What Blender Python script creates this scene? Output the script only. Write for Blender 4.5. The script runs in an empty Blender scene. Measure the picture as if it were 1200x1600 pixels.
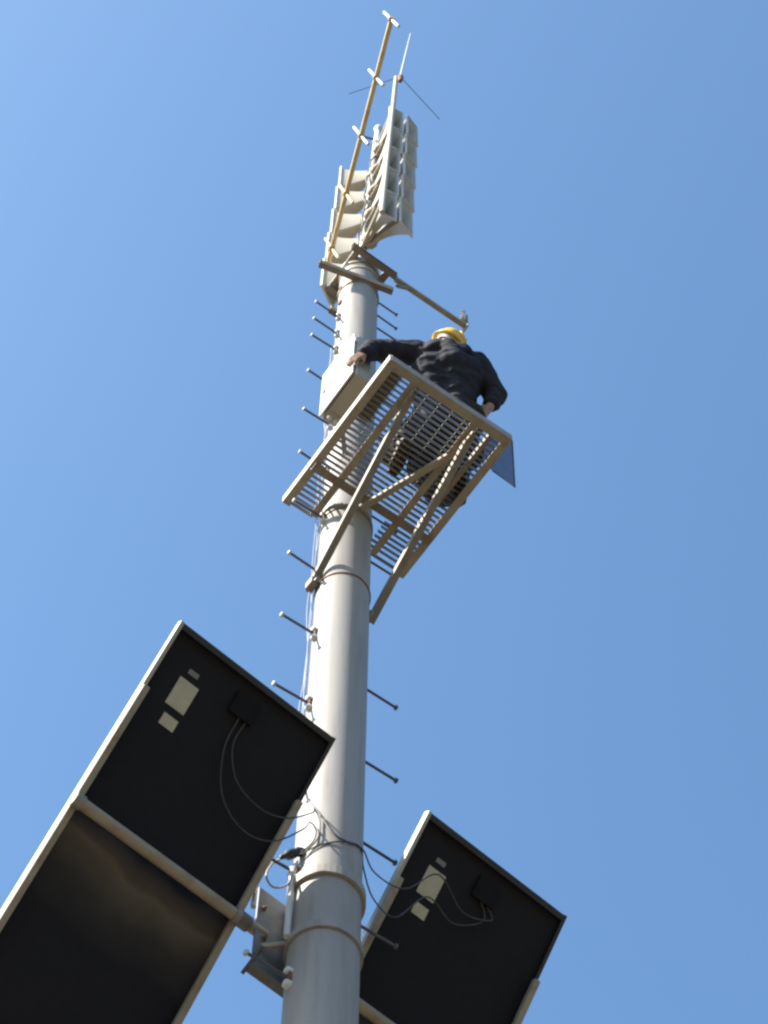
import bpy, math, random
import numpy as np
from mathutils import Vector, Matrix, noise

random.seed(7)
S = bpy.context.scene
COL = S.collection
R = math.radians

# ------------------------------------------------------------------ camera
cam_d = bpy.data.cameras.new('camera')
cam = bpy.data.objects.new('camera', cam_d)
COL.objects.link(cam)
cam_d.sensor_fit = 'VERTICAL'
cam_d.sensor_height = 36.0
cam_d.sensor_width = 27.0
cam_d.lens = 74.25
cam_d.clip_end = 20000
right = Vector((0.99990201, -0.01274367, 0.00579314))
down = Vector((0.01399863, 0.910262, -0.413796))
fwd = Vector((0.0, 0.41383655, 0.9103512))
m = Matrix((right, -down, -fwd)).transposed().to_4x4()
m.translation = Vector((0, 0, 1.6))
cam.matrix_world = m
S.camera = cam

# ------------------------------------------------------------------ sky, sun, exposure
SUN_EL = R(42)
SUN_AZ = math.atan2(-0.91, -0.41)              # clockwise from +Y
sv = Vector((math.cos(SUN_EL) * math.sin(SUN_AZ), math.cos(SUN_EL) * math.cos(SUN_AZ), math.sin(SUN_EL)))
world = bpy.data.worlds.new('World')
S.world = world
world.use_nodes = True
wn = world.node_tree
wn.nodes.clear()
sky = wn.nodes.new('ShaderNodeTexSky')
sky.sky_type = 'NISHITA'
sky.sun_disc = False
sky.sun_elevation = SUN_EL
sky.sun_rotation = SUN_AZ
sky.altitude = 50
sky.air_density = 1.0
sky.dust_density = 2.0
sky.ozone_density = 2.0
bg = wn.nodes.new('ShaderNodeBackground')
bg.inputs['Strength'].default_value = 0.10
wo = wn.nodes.new('ShaderNodeOutputWorld')
tint = wn.nodes.new('ShaderNodeMix')            # white balance of the clear sky
tint.data_type = 'RGBA'
tint.blend_type = 'MULTIPLY'
tint.inputs[0].default_value = 1.0
tint.inputs[7].default_value = (0.76, 0.985, 1.06, 1)
wn.links.new(sky.outputs[0], tint.inputs[6])
wn.links.new(tint.outputs[2], bg.inputs[0])
wn.links.new(bg.outputs[0], wo.inputs[0])

sun_d = bpy.data.lights.new('sun', 'SUN')
sun_d.energy = 5.0
sun_d.angle = R(0.5)
sun_d.color = (1.0, 0.93, 0.82)
sun = bpy.data.objects.new('sun', sun_d)
COL.objects.link(sun)
sun.location = sv * 60
sun.rotation_euler = sv.to_track_quat('Z', 'Y').to_euler()

S.view_settings.view_transform = 'Standard'
S.view_settings.look = 'None'
S.view_settings.gamma = 1.0
S.view_settings.exposure = 1.52
S.view_settings.use_curve_mapping = False
S.render.engine = 'CYCLES'
S.cycles.use_denoising = True
S.cycles.max_bounces = 8
S.cycles.filter_width = 2.5

# ------------------------------------------------------------------ frames
PX, PY = -0.25, 5.88            # pole axis on the ground
PR = 0.17                       # pole radius
AZ = R(34.5)                    # azimuth of the platform, steps and brackets
AP = R(41.0)                    # azimuth of the solar panel pipe


def W(u, v, z, az=AZ):
    c, s = math.cos(az), math.sin(az)
    return Vector((PX + u * c - v * s, PY + u * s + v * c, z))


# ------------------------------------------------------------------ materials
def mat(name, col, rough=0.5, metal=0.0, var=0.12, scale=6.0, dirt=None, dirt_amt=0.0, dirt_scale=3.0,
        bump=0.0, bump_scale=60.0, stretch=(1, 1, 1), spec=0.5):
    M = bpy.data.materials.new(name)
    M.use_nodes = True
    nt = M.node_tree
    b = nt.nodes['Principled BSDF']
    b.inputs['Roughness'].default_value = rough
    b.inputs['Metallic'].default_value = metal
    b.inputs['Specular IOR Level'].default_value = spec
    tc = nt.nodes.new('ShaderNodeTexCoord')
    mp = nt.nodes.new('ShaderNodeMapping')
    mp.inputs['Scale'].default_value = stretch
    nt.links.new(tc.outputs['Object'], mp.inputs[0])
    n1 = nt.nodes.new('ShaderNodeTexNoise')
    n1.inputs['Scale'].default_value = scale
    n1.inputs['Detail'].default_value = 6
    nt.links.new(mp.outputs[0], n1.inputs['Vector'])
    r1 = nt.nodes.new('ShaderNodeValToRGB')
    r1.color_ramp.elements[0].position = 0.3
    r1.color_ramp.elements[1].position = 0.7
    r1.color_ramp.elements[0].color = tuple(c * (1 - var) for c in col) + (1,)
    r1.color_ramp.elements[1].color = tuple(min(1, c * (1 + var)) for c in col) + (1,)
    nt.links.new(n1.outputs['Fac'], r1.inputs[0])
    out = r1.outputs[0]
    if dirt:
        n2 = nt.nodes.new('ShaderNodeTexNoise')
        n2.inputs['Scale'].default_value = dirt_scale
        n2.inputs['Detail'].default_value = 9
        n2.inputs['Roughness'].default_value = 0.65
        nt.links.new(mp.outputs[0], n2.inputs['Vector'])
        r2 = nt.nodes.new('ShaderNodeValToRGB')
        r2.color_ramp.elements[0].position = 0.5
        r2.color_ramp.elements[1].position = 0.72
        r2.color_ramp.elements[1].color = (dirt_amt,) * 3 + (1,)
        nt.links.new(n2.outputs['Fac'], r2.inputs[0])
        mx = nt.nodes.new('ShaderNodeMix')
        mx.data_type = 'RGBA'
        nt.links.new(r2.outputs[0], mx.inputs[0])
        nt.links.new(out, mx.inputs[6])
        mx.inputs[7].default_value = tuple(dirt) + (1,)
        out = mx.outputs[2]
    nt.links.new(out, b.inputs['Base Color'])
    if bump > 0:
        n3 = nt.nodes.new('ShaderNodeTexNoise')
        n3.inputs['Scale'].default_value = bump_scale
        n3.inputs['Detail'].default_value = 4
        nt.links.new(mp.outputs[0], n3.inputs['Vector'])
        bp = nt.nodes.new('ShaderNodeBump')
        bp.inputs['Strength'].default_value = bump
        bp.inputs['Distance'].default_value = 0.01
        nt.links.new(n3.outputs['Fac'], bp.inputs['Height'])
        nt.links.new(bp.outputs[0], b.inputs['Normal'])
    return M


RUST = (0.17, 0.08, 0.04)
M = dict(
    ground=mat('bounce_light_soil', (0.075, 0.058, 0.038), 0.95, var=0.25, scale=0.6, dirt=(0.06, 0.07, 0.04), dirt_amt=0.6, dirt_scale=0.2, bump=0.4, bump_scale=8),
    light_block=mat('light_block_slope', (0.055, 0.065, 0.03), 1.0, var=0.5, scale=0.3, bump=0.5, bump_scale=0.6),  # dark cover for the added, unseen ring of slopes
    concrete=mat('concrete', (0.42, 0.40, 0.37), 0.9, var=0.15, bump=0.3),
    pole=mat('pole_paint', (0.300, 0.280, 0.262), 0.55, var=0.07, scale=2.5, dirt=(0.19, 0.165, 0.13), dirt_amt=0.45, dirt_scale=4.0, stretch=(5, 5, 0.35), bump=0.04, bump_scale=25, spec=0.3),
    cream=mat('cream_paint', (0.30, 0.265, 0.205), 0.5, var=0.1, scale=7, dirt=RUST, dirt_amt=0.55, dirt_scale=9, bump=0.05),
    beam=mat('brown_grey_beam_paint_and_shade', (0.20, 0.170, 0.130), 0.55, var=0.15, scale=9, dirt=RUST, dirt_amt=0.7, dirt_scale=10, bump=0.08),  # darker than the cream; on the braces it carries their shade
    galv=mat('galvanised_steel', (0.25, 0.235, 0.205), 0.45, metal=0.25, var=0.15, scale=20, dirt=(0.22, 0.15, 0.1), dirt_amt=0.4, dirt_scale=14),
    bracket=mat('grey_bracket_steel', (0.14, 0.155, 0.17), 0.6, metal=0.3, var=0.2, scale=14, dirt=(0.16, 0.12, 0.08), dirt_amt=0.6, dirt_scale=9),
    bolt=mat('dark_step_bolt', (0.10, 0.10, 0.12), 0.5, metal=0.5, var=0.2, dirt=RUST, dirt_amt=0.3, dirt_scale=30),
    cap=mat('pale_step_cap', (0.42, 0.43, 0.46), 0.5, var=0.1),
    rust=mat('rusty_steel', RUST, 0.85, var=0.4, scale=40, bump=0.2),
    white=mat('white_paint', (0.58, 0.57, 0.55), 0.4, var=0.04, dirt=(0.5, 0.46, 0.38), dirt_amt=0.3, dirt_scale=6),
    cabinet=mat('cabinet_cream_paint', (0.38, 0.35, 0.285), 0.45, var=0.05, dirt=(0.4, 0.34, 0.24), dirt_amt=0.4, dirt_scale=5),
    horn=mat('horn_cream_paint', (0.42, 0.38, 0.315), 0.5, var=0.08, scale=8, dirt=(0.38, 0.31, 0.22), dirt_amt=0.5, dirt_scale=7),
    driver=mat('driver_weathered_paint', (0.33, 0.27, 0.20), 0.6, var=0.2, scale=15, dirt=RUST, dirt_amt=0.7, dirt_scale=16),
    boom=mat('yellowed_boom_paint', (0.64, 0.49, 0.25), 0.5, var=0.12, scale=9, dirt=(0.3, 0.16, 0.06), dirt_amt=0.6, dirt_scale=6),
    alu=mat('aluminium_frame', (0.38, 0.375, 0.36), 0.4, metal=0.25, var=0.08, scale=10, dirt=(0.4, 0.36, 0.3), dirt_amt=0.4, dirt_scale=8),
    label=mat('aged_label_paper', (0.46, 0.44, 0.34), 0.7, var=0.08, scale=25),
    graylabel=mat('grey_label_paper', (0.2, 0.2, 0.2), 0.7, var=0.08, scale=25),
    glass=mat('solar_cell_glass', (0.012, 0.016, 0.045), 0.12, var=0.2, scale=9),
    black=mat('black_plastic_and_frame_shade', (0.018, 0.018, 0.02), 0.5, var=0.3, scale=20),  # also carries the shade on the panel frame rails
    jbox=mat('junction_box_plastic', (0.010, 0.010, 0.013), 0.7, var=0.2, scale=20, spec=0.12),
    cable=mat('grey_black_cable', (0.045, 0.042, 0.04), 0.55, var=0.3, scale=20),
    palewire=mat('pale_wire', (0.30, 0.29, 0.30), 0.5, var=0.1),
    jacket=mat('navy_work_jacket', (0.024, 0.025, 0.036), 0.85, var=0.3, scale=5, dirt=(0.04, 0.039, 0.046), dirt_amt=0.4, dirt_scale=6, bump=0.35, bump_scale=120, spec=0.2),
    trousers=mat('dark_brown_trousers', (0.032, 0.026, 0.024), 0.9, var=0.3, scale=5, bump=0.35, bump_scale=120, spec=0.2),
    skin=mat('skin', (0.32, 0.18, 0.12), 0.5, var=0.08, scale=20),
    hair=mat('black_hair', (0.015, 0.012, 0.01), 0.6, var=0.3, scale=60),
    hat=mat('yellow_hard_hat_shell', (0.78, 0.47, 0.03), 0.35, var=0.05),
    boot=mat('tan_boot_leather', (0.13, 0.09, 0.06), 0.7, var=0.2, scale=15),
    sole=mat('pale_boot_sole', (0.06, 0.05, 0.042), 0.85, var=0.2, scale=20),
    strap=mat('orange_webbing', (0.35, 0.16, 0.05), 0.8, var=0.2, scale=30),
)
# back sheet of the solar panels: black with a dusty film in cloudy patches
bs = bpy.data.materials.new('panel_backsheet')
bs.use_nodes = True
nt = bs.node_tree
b = nt.nodes['Principled BSDF']
b.inputs['Roughness'].default_value = 0.75
b.inputs['Specular IOR Level'].default_value = 0.12
tc = nt.nodes.new('ShaderNodeTexCoord')
n1 = nt.nodes.new('ShaderNodeTexNoise'); n1.inputs['Scale'].default_value = 2.2; n1.inputs['Detail'].default_value = 3; n1.inputs['Roughness'].default_value = 0.5
nt.links.new(tc.outputs['Object'], n1.inputs['Vector'])
dp = nt.nodes.new('ShaderNodeVectorMath'); dp.operation = 'DOT_PRODUCT'        # distance down the slope from the pipe
nt.links.new(tc.outputs['Object'], dp.inputs[0])
dp.inputs[1].default_value = (0, math.cos(R(50)), -math.sin(R(50)))
ds = nt.nodes.new('ShaderNodeMath'); ds.operation = 'MULTIPLY_ADD'
nt.links.new(n1.outputs['Fac'], ds.inputs[0]); ds.inputs[1].default_value = 0.30; nt.links.new(dp.outputs['Value'], ds.inputs[2])
cr = nt.nodes.new('ShaderNodeValToRGB')                                         # band of settled dust below the pipe
e = cr.color_ramp.elements
e[0].position = 0.14; e[0].color = (0, 0, 0, 1)
e[1].position = 0.62; e[1].color = (0, 0, 0, 1)
for ps, vl in ((0.19, 0.30), (0.245, 0.45), (0.275, 0.75), (0.33, 0.50), (0.45, 0.16)):
    x = e.new(ps); x.color = (vl, vl, vl, 1)
nt.links.new(ds.outputs[0], cr.inputs[0])
n2 = nt.nodes.new('ShaderNodeTexNoise'); n2.inputs['Scale'].default_value = 22; n2.inputs['Detail'].default_value = 6
nt.links.new(tc.outputs['Object'], n2.inputs['Vector'])
m1 = nt.nodes.new('ShaderNodeMath'); m1.operation = 'MULTIPLY_ADD'
nt.links.new(n2.outputs['Fac'], m1.inputs[0]); m1.inputs[1].default_value = 0.05; nt.links.new(cr.outputs[0], m1.inputs[2])
m2 = nt.nodes.new('ShaderNodeMix'); m2.data_type = 'RGBA'
nt.links.new(m1.outputs[0], m2.inputs[0])
m2.inputs[6].default_value = (0.014, 0.015, 0.021, 1)
m2.inputs[7].default_value = (0.15, 0.130, 0.105, 1)
nt.links.new(m2.outputs[2], b.inputs['Base Color'])
M['back'] = bs
# thin smoked plastic sheet
ts = bpy.data.materials.new('smoked_plastic_sheet')
ts.use_nodes = True
nt = ts.node_tree
b = nt.nodes['Principled BSDF']
b.inputs['Base Color'].default_value = (0.10, 0.11, 0.13, 1)
b.inputs['Roughness'].default_value = 0.4
tr = nt.nodes.new('ShaderNodeBsdfTransparent')
tr.inputs[0].default_value = (0.62, 0.64, 0.70, 1)
mx = nt.nodes.new('ShaderNodeMixShader')
nz = nt.nodes.new('ShaderNodeTexNoise'); nz.inputs['Scale'].default_value = 9
mr = nt.nodes.new('ShaderNodeMapRange'); mr.inputs[3].default_value = 0.15; mr.inputs[4].default_value = 0.4
nt.links.new(nz.outputs['Fac'], mr.inputs[0])
nt.links.new(mr.outputs[0], mx.inputs[0])
nt.links.new(tr.outputs[0], mx.inputs[1]); nt.links.new(b.outputs[0], mx.inputs[2])
nt.links.new(mx.outputs[0], nt.nodes['Material Output'].inputs[0])
M['smoke'] = ts


# ------------------------------------------------------------------ mesh helpers
class MB:
    """collects shapes; points are plain 3-vectors in the frame of the thing"""
    def __init__(self):
        self.v, self.f, self.sm = [], [], []

    def add(self, vs, fs, smooth=False):
        o = len(self.v)
        self.v += [tuple(p) for p in vs]
        self.f += [tuple(i + o for i in f) for f in fs]
        self.sm += [smooth] * len(fs)
        return self

    def box(self, c, size, ax=None):
        c = Vector(c)
        X, Y, Z = ax if ax else (Vector((1, 0, 0)), Vector((0, 1, 0)), Vector((0, 0, 1)))
        hx, hy, hz = [s / 2 for s in size]
        b = min(hx, hy, hz) * 0.18
        vs = []
        # chamfered box: three rings of corners pushed in along each axis
        for sx in (-1, 1):
            for sy in (-1, 1):
                for sz in (-1, 1):
                    vs.append(c + X * sx * (hx - b) + Y * sy * (hy - b) + Z * sz * hz)
                    vs.append(c + X * sx * (hx - b) + Y * sy * hy + Z * sz * (hz - b))
                    vs.append(c + X * sx * hx + Y * sy * (hy - b) + Z * sz * (hz - b))
        import itertools
        idx = lambda sx, sy, sz, k: (((sx + 1) // 2) * 4 + ((sy + 1) // 2) * 2 + (sz + 1) // 2) * 3 + k
        fs = []
        for s in (-1, 1):
            q = [(-1, -1), (1, -1), (1, 1), (-1, 1)]
            fz = [idx(a, d, s, 0) for a, d in q]
            fy = [idx(a, s, d, 1) for a, d in q]
            fx = [idx(s, a, d, 2) for a, d in q]
            fs += [fz if s > 0 else fz[::-1], fy[::-1] if s > 0 else fy, fx if s > 0 else fx[::-1]]
        for a in (-1, 1):
            for d in (-1, 1):
                fs.append((idx(-1, a, d, 0), idx(1, a, d, 0), idx(1, a, d, 1), idx(-1, a, d, 1)) if a * d < 0 else (idx(-1, a, d, 1), idx(1, a, d, 1), idx(1, a, d, 0), idx(-1, a, d, 0)))
                fs.append((idx(a, -1, d, 0), idx(a, -1, d, 2), idx(a, 1, d, 2), idx(a, 1, d, 0)) if a * d > 0 else (idx(a, 1, d, 0), idx(a, 1, d, 2), idx(a, -1, d, 2), idx(a, -1, d, 0)))
                fs.append((idx(a, d, -1, 1), idx(a, d, 1, 1), idx(a, d, 1, 2), idx(a, d, -1, 2)) if a * d > 0 else (idx(a, d, -1, 2), idx(a, d, 1, 2), idx(a, d, 1, 1), idx(a, d, -1, 1)))
                for e in (-1, 1):
                    t = (idx(a, d, e, 0), idx(a, d, e, 1), idx(a, d, e, 2))
                    fs.append(t if a * d * e < 0 else t[::-1])
        return self.add(vs, fs)

    def bar(self, p0, p1, w, h, up=(0, 0, 1)):
        """square bar from p0 to p1, h along up, w across"""
        p0, p1 = Vector(p0), Vector(p1)
        X = (p1 - p0)
        L = X.length
        X.normalize()
        Y = Vector(up).cross(X).normalized()
        Z = X.cross(Y)
        return self.box((p0 + p1) / 2, (L, w, h), (X, Y, Z))

    def extrude(self, p0, p1, prof, up=(0, 0, 1)):
        """profile points (y, z) swept from p0 to p1; z along up"""
        p0, p1 = Vector(p0), Vector(p1)
        X = (p1 - p0).normalized()
        Y = Vector(up).cross(X).normalized()
        Z = X.cross(Y)
        n = len(prof)
        vs = [p + Y * a + Z * c for p in (p0, p1) for a, c in prof]
        area = sum(prof[i][0] * prof[(i + 1) % n][1] - prof[(i + 1) % n][0] * prof[i][1] for i in range(n))
        fs = [tuple(range(n))[::-1], tuple(range(n, 2 * n))] + [(i, (i + 1) % n, (i + 1) % n + n, i + n) for i in range(n)]
        if area < 0:
            fs = [f[::-1] for f in fs]
        return self.add(vs, fs)

    def angle(self, p0, p1, web, flange, t, up=(0, 0, 1), side=1):
        """L-profile: web stands along up, flange lies at its lower edge"""
        h = t / 2
        pr = [(-h, 0), (h + flange, 0), (h + flange, t * 0.8), (h + flange - t * 0.2, t), (h * 1.6, t), (h, t * 1.3), (h, web), (-h, web)]
        return self.extrude(p0, p1, [(a * side, c) for a, c in pr], up)

    def channel(self, p0, p1, web, flange, t, up=(0, 0, 1), side=1):
        """C-profile open to one side"""
        pr = [(0, 0), (flange, 0), (flange, t), (t, t), (t, web - t), (flange, web - t), (flange, web), (0, web)]
        return self.extrude(p0, p1, [(a * side, c) for a, c in pr], up)

    def tube(self, pts, r, seg=10, cap=True, r1=None):
        pts = [Vector(p) for p in pts]
        n = len(pts)
        T = []
        for i in range(n):
            d = pts[min(i + 1, n - 1)] - pts[max(i - 1, 0)]
            T.append(d.normalized())
        up = Vector((0, 0, 1)) if abs(T[0].z) < 0.9 else Vector((1, 0, 0))
        N = (up - T[0] * up.dot(T[0])).normalized()
        vs, fs = [], []
        for i in range(n):
            N = (N - T[i] * N.dot(T[i])).normalized()
            Bn = T[i].cross(N)
            rr = r if r1 is None else r + (r1 - r) * i / max(1, n - 1)
            for k in range(seg):
                a = 2 * math.pi * k / seg
                vs.append(pts[i] + (N * math.cos(a) + Bn * math.sin(a)) * rr)
        for i in range(n - 1):
            for k in range(seg):
                a, d = i * seg + k, i * seg + (k + 1) % seg
                fs.append((a, d, d + seg, a + seg))
        self.add(vs, fs, True)
        if cap:
            self.add(vs[:seg], [tuple(range(seg))[::-1]])
            self.add(vs[-seg:], [tuple(range(seg))])
        return self

    def lathe(self, base, axis, prof, seg=24):
        """prof: list of (distance along axis, radius); closed at both ends when radius is 0"""
        base, A = Vector(base), Vector(axis).normalized()
        up = Vector((0, 0, 1)) if abs(A.z) < 0.9 else Vector((1, 0, 0))
        N = (up - A * up.dot(A)).normalized(); Bn = A.cross(N)
        vs, fs = [], []
        for h, r in prof:
            for k in range(seg):
                a = 2 * math.pi * k / seg
                vs.append(base + A * h + (N * math.cos(a) + Bn * math.sin(a)) * r)
        for i in range(len(prof) - 1):
            for k in range(seg):
                a, d = i * seg + k, i * seg + (k + 1) % seg
                fs.append((a, d, d + seg, a + seg))
        self.add(vs, fs, True)
        self.add(vs[:seg], [tuple(range(seg))[::-1]])
        self.add(vs[-seg:], [tuple(range(seg))])
        return self

    def arc_band(self, z, r, h, t, a0=0, a1=2 * math.pi, seg=40):
        """hoop round the pole axis, from angle a0 to a1"""
        vs, fs = [], []
        for i in range(seg + 1):
            a = a0 + (a1 - a0) * i / seg
            for rr, zz in ((r, z - h / 2), (r + t, z - h / 2), (r + t, z + h / 2), (r, z + h / 2)):
                vs.append((math.cos(a) * rr, math.sin(a) * rr, zz))
        for i in range(seg):
            for k in range(4):
                a, d = i * 4 + k, i * 4 + (k + 1) % 4
                fs.append((a, d, d + 4, a + 4))
        return self.add(vs, fs)

    def mesh(self, name):
        me = bpy.data.meshes.new(name)
        me.from_pydata(self.v, [], self.f)
        me.polygons.foreach_set('use_smooth', self.sm)
        me.validate()
        me.update()
        return me


def link(name, me, material, parent=None, loc=(0, 0, 0), rot=None):
    o = bpy.data.objects.new(name, me)
    COL.objects.link(o)
    if material is not None and not me.materials:
        me.materials.append(material)
    o.location = loc
    if rot is not None:
        o.rotation_euler = rot
    if parent is not None:
        o.parent = parent
    return o


def part(name, mb, material, parent, loc=(0, 0, 0), rot=None):
    return link(name, mb.mesh(name), material, parent, loc, rot)


def thing(name, label, cat, u, v, z, az=AZ, group=None):
    """Empty at the thing's base; its children use the local frame (u, v, up) of azimuth az"""
    o = bpy.data.objects.new(name, None)
    o.empty_display_size = 0.2
    COL.objects.link(o)
    o.location = W(u, v, z, az)
    o.rotation_euler = (0, 0, az)
    o['label'] = label
    o['category'] = cat
    if group:
        o['group'] = group
    return o


def copy_tree(o, parent=None):
    c = o.copy()
    COL.objects.link(c)
    c.parent = parent
    for ch in o.children:
        copy_tree(ch, c)
    return c


# ------------------------------------------------------------------ ground, out of view; soil tone invented for its bounce light
N = 60
vs, fs = [], []
for j in range(N + 1):
    for i in range(N + 1):
        fx, fy = (i / N * 2 - 1), (j / N * 2 - 1)
        x, y = 3000 * fx * abs(fx) ** 2, 3000 * fy * abs(fy) ** 2
        d = math.hypot(x, y)
        zz = 0.0 if d < 15 else noise.noise((x * 0.01, y * 0.01, 0)) * min(1.0, (d - 15) / 60) * 0.8
        vs.append((x, y, zz))
for j in range(N):
    for i in range(N):
        a = j * (N + 1) + i
        fs.append((a, a + 1, a + N + 2, a + N + 1))
g = MB().add(vs, fs, True)
ground = part('ground', g, M['ground'], None)
ground['kind'] = 'structure'

# unseen ring of dark slopes, added to block low sky light
vs, fs = [], []
NA, NR = 120, 14
for i in range(NA):
    a = 2 * math.pi * i / NA
    for j in range(NR):
        t = j / (NR - 1)
        r_ = 95 + 420 * t
        crest = 62 + 26 * noise.noise((math.cos(a) * 1.7, math.sin(a) * 1.7, 4.0))
        zz = -1.0 + crest * math.sin(min(1.0, t * 2.2) * math.pi / 2) + 5 * noise.noise((math.cos(a) * r_ * 0.05, math.sin(a) * r_ * 0.05, 1)) * min(1, 4 * t)
        vs.append((math.cos(a) * r_, math.sin(a) * r_, zz))
for i in range(NA):
    for j in range(NR - 1):
        p, q = i * NR + j, ((i + 1) % NA) * NR + j
        fs.append((p, p + 1, q + 1, q))
light_block_hills = part('light_block_hills', MB().add(vs, fs, True), M['light_block'], None)
light_block_hills['kind'] = 'structure'

# ------------------------------------------------------------------ pole with climbing steps
pole = thing('steel_pole', 'tall round white painted steel pole rising through the whole picture with step bolts', 'pole', 0, 0, 0)
ft = MB().lathe((0, 0, -0.3), (0, 0, 1), [(0, 0.45), (0.5, 0.45), (0.55, 0.42), (0.552, 0.0)], 40)
part('concrete_footing', ft, M['concrete'], pole)
sh = MB()
prof = [(0.25, PR)]
zz = 0.25
while zz < 19.3:
    zz += 0.8
    prof.append((min(zz, 19.55), PR))
prof += [(19.56, PR + 0.014), (19.60, PR + 0.014), (19.605, 0.0)]
sh.lathe((0, 0, 0), (0, 0, 1), prof, 72)
shaft = part('pole_shaft', sh, M['pole'], pole)
for zj in (19.35, 5.2):
    part('weld_ring', MB().arc_band(zj, PR - 0.002, 0.05, 0.011), M['pole'], pole)

rod = MB().tube([(0.0, 0, 0), (0.24, 0, 0)], 0.0085, 10).mesh('climbing_step')
capd = MB().lathe((0.235, 0, 0), (1, 0, 0), [(0, 0.0165), (0.012, 0.0165), (0.016, 0.013), (0.0165, 0)], 14).mesh('step_head')
capm = MB().lathe((0.235, 0, 0), (1, 0, 0), [(0, 0.0165), (0.012, 0.0165), (0.016, 0.013), (0.0165, 0)], 14).mesh('step_head')
clip = MB()
clip.box((0.012, 0, 0.0), (0.02, 0.035, 0.075))
clipm = clip.mesh('step_clip')
boss = MB().lathe((0.0, 0, 0.045), (1, 0, 0), [(0, 0.024), (0.03, 0.021), (0.036, 0.012), (0.037, 0)], 12)
bossm = boss.mesh('step_boss')
left_z = [18.98, 18.58, 18.2, 17.79, 17.41, 17.0, 16.6, 15.82, 15.0, 14.2, 13.39, 12.57, 11.75] + [10.93 - 0.82 * k for k in range(11)]
right_z = [19.24, 18.89, 18.56, 18.2, 17.8, 17.0, 16.2, 15.4, 14.72, 14.0, 12.30, 11.50, 10.71] + [9.99 - 0.81 * k for k in range(10)]
for zs, ang, skip in ((left_z, math.pi, {18.98, 18.58, 17.0}), (right_z, 0.0, {15.4})):
    for k, zz in enumerate(zs):
        if zz in skip and zz != 18.98 and zz != 18.58 and zz != 17.0:
            continue
        a = ang + random.uniform(-0.03, 0.03)
        p = (math.cos(ang) * (PR - 0.005), math.sin(ang) * (PR - 0.005), zz)
        if zz in skip:                       # only the clip is left where the bolt is missing
            link('step_clip', clipm, M['rust'], pole, p, (0, 0, a))
            continue
        st = link('climbing_step', rod, M['bolt'], pole, p, (0, random.uniform(-0.02, 0.02), a))
        link('step_head', capm if ang else capd, M['cap'] if ang else M['bolt'], st)
        link('step_clip', clipm, M['rust'], st)
        if ang:
            link('step_boss', bossm, M['white'], st)
            link('step_boss', bossm, M['white'], st, (0, 0, -0.093))
# thin wires tied to the pole beside the left steps
for q in range(3):
    w1 = MB()
    pts = []
    for k in range(90):
        zz = 17.6 - k * 0.075
        wob = 0.010 * math.sin(zz * 2.1 + q * 2) + 0.02 * max(0, math.sin(zz * 3.8 + q * 1.3)) * (0.5 + 0.3 * q)
        pts.append((-(PR + 0.010 + wob), 0.05 + 0.012 * q, zz))
    w1.tube(pts, 0.0028, 6)
    part('pole_wire', w1, M['palewire'], pole)

# ------------------------------------------------------------------ maintenance platform
Z0 = 14.30
U0, U1, V0, V1 = -0.44, 0.53, -1.13, 0.10
plat = thing('maintenance_platform', 'cream steel work platform with open grating bolted around the pole', 'platform', 0, 0, Z0)
fw_ = 0.085
part('edge_beam', MB().angle((U0, V0, 0), (U0, V1, 0), fw_, 0.05, 0.007, side=-1), M['cream'], plat)
part('edge_beam', MB().angle((U0 + 0.009, V0, 0.001), (U1, V0, 0.001), fw_, 0.055, 0.007, side=1), M['cream'], plat)
part('edge_beam', MB().angle((U1, V0 + 0.009, 0), (U1, V1 + 0.0, 0), fw_, 0.05, 0.007, side=1), M['cream'], plat)
for s in (-1, 1):
    part('end_strip', MB().bar((U0 + 0.006 if s < 0 else 0.21, V1 - 0.01, 0.055), (-0.21 if s < 0 else U1 - 0.006, V1 - 0.01, 0.055), 0.006, 0.05), M['beam'], plat)
J1, J2 = -0.195, 0.285
for ju in (J1, J2):
    part('joist', MB().angle((ju, V0 + 0.012, 0.005), (ju, V1 - 0.03, 0.005), 0.055, 0.045, 0.006, side=1), M['cream'], plat)
part('cross_beam', MB().angle((U0 + 0.012, -0.215, -0.035), (U1 - 0.012, -0.215, -0.035), 0.04, 0.055, 0.007, side=-1), M['beam'], plat)
part('inner_stringer', MB().bar((0.40, V0 + 0.012, 0.028), (0.40, -0.25, 0.028), 0.03, 0.05), M['beam'], plat)
# grating: flat bars across, each one a part, and thin cross rods
full = MB().box((0, 0, 0), (U1 - U0 - 0.018, 0.0065, 0.040)).mesh('grating_bar')
lft = MB().box((0, 0, 0), (0.215, 0.0065, 0.040)).mesh('grating_bar')
rgt = MB().box((0, 0, 0), (0.310, 0.0065, 0.040)).mesh('grating_bar')
zb = 0.077
vv = V0 + 0.025
while vv < V1 - 0.02:
    t = random.uniform(-0.03, 0.03)
    if vv < -0.19:
        link('grating_bar', full, M['galv'], plat, ((U0 + U1) / 2, vv, zb), (t, 0, 0))
    else:
        link('grating_bar', lft, M['galv'], plat, (U0 + 0.009 + 0.1075, vv, zb), (t, 0, 0))
        link('grating_bar', rgt, M['galv'], plat, (U1 - 0.009 - 0.155, vv, zb), (t, 0, 0))
    vv += 0.0385
crm = MB().tube([(0, V0 + 0.015, 0.091), (0, -0.20, 0.0905)], 0.0025, 6).mesh('cross_rod')
uu = U0 + 0.06
while uu < U1 - 0.02:
    link('cross_rod', crm, M['galv'], plat, (uu, 0, 0))
    uu += 0.1
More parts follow.
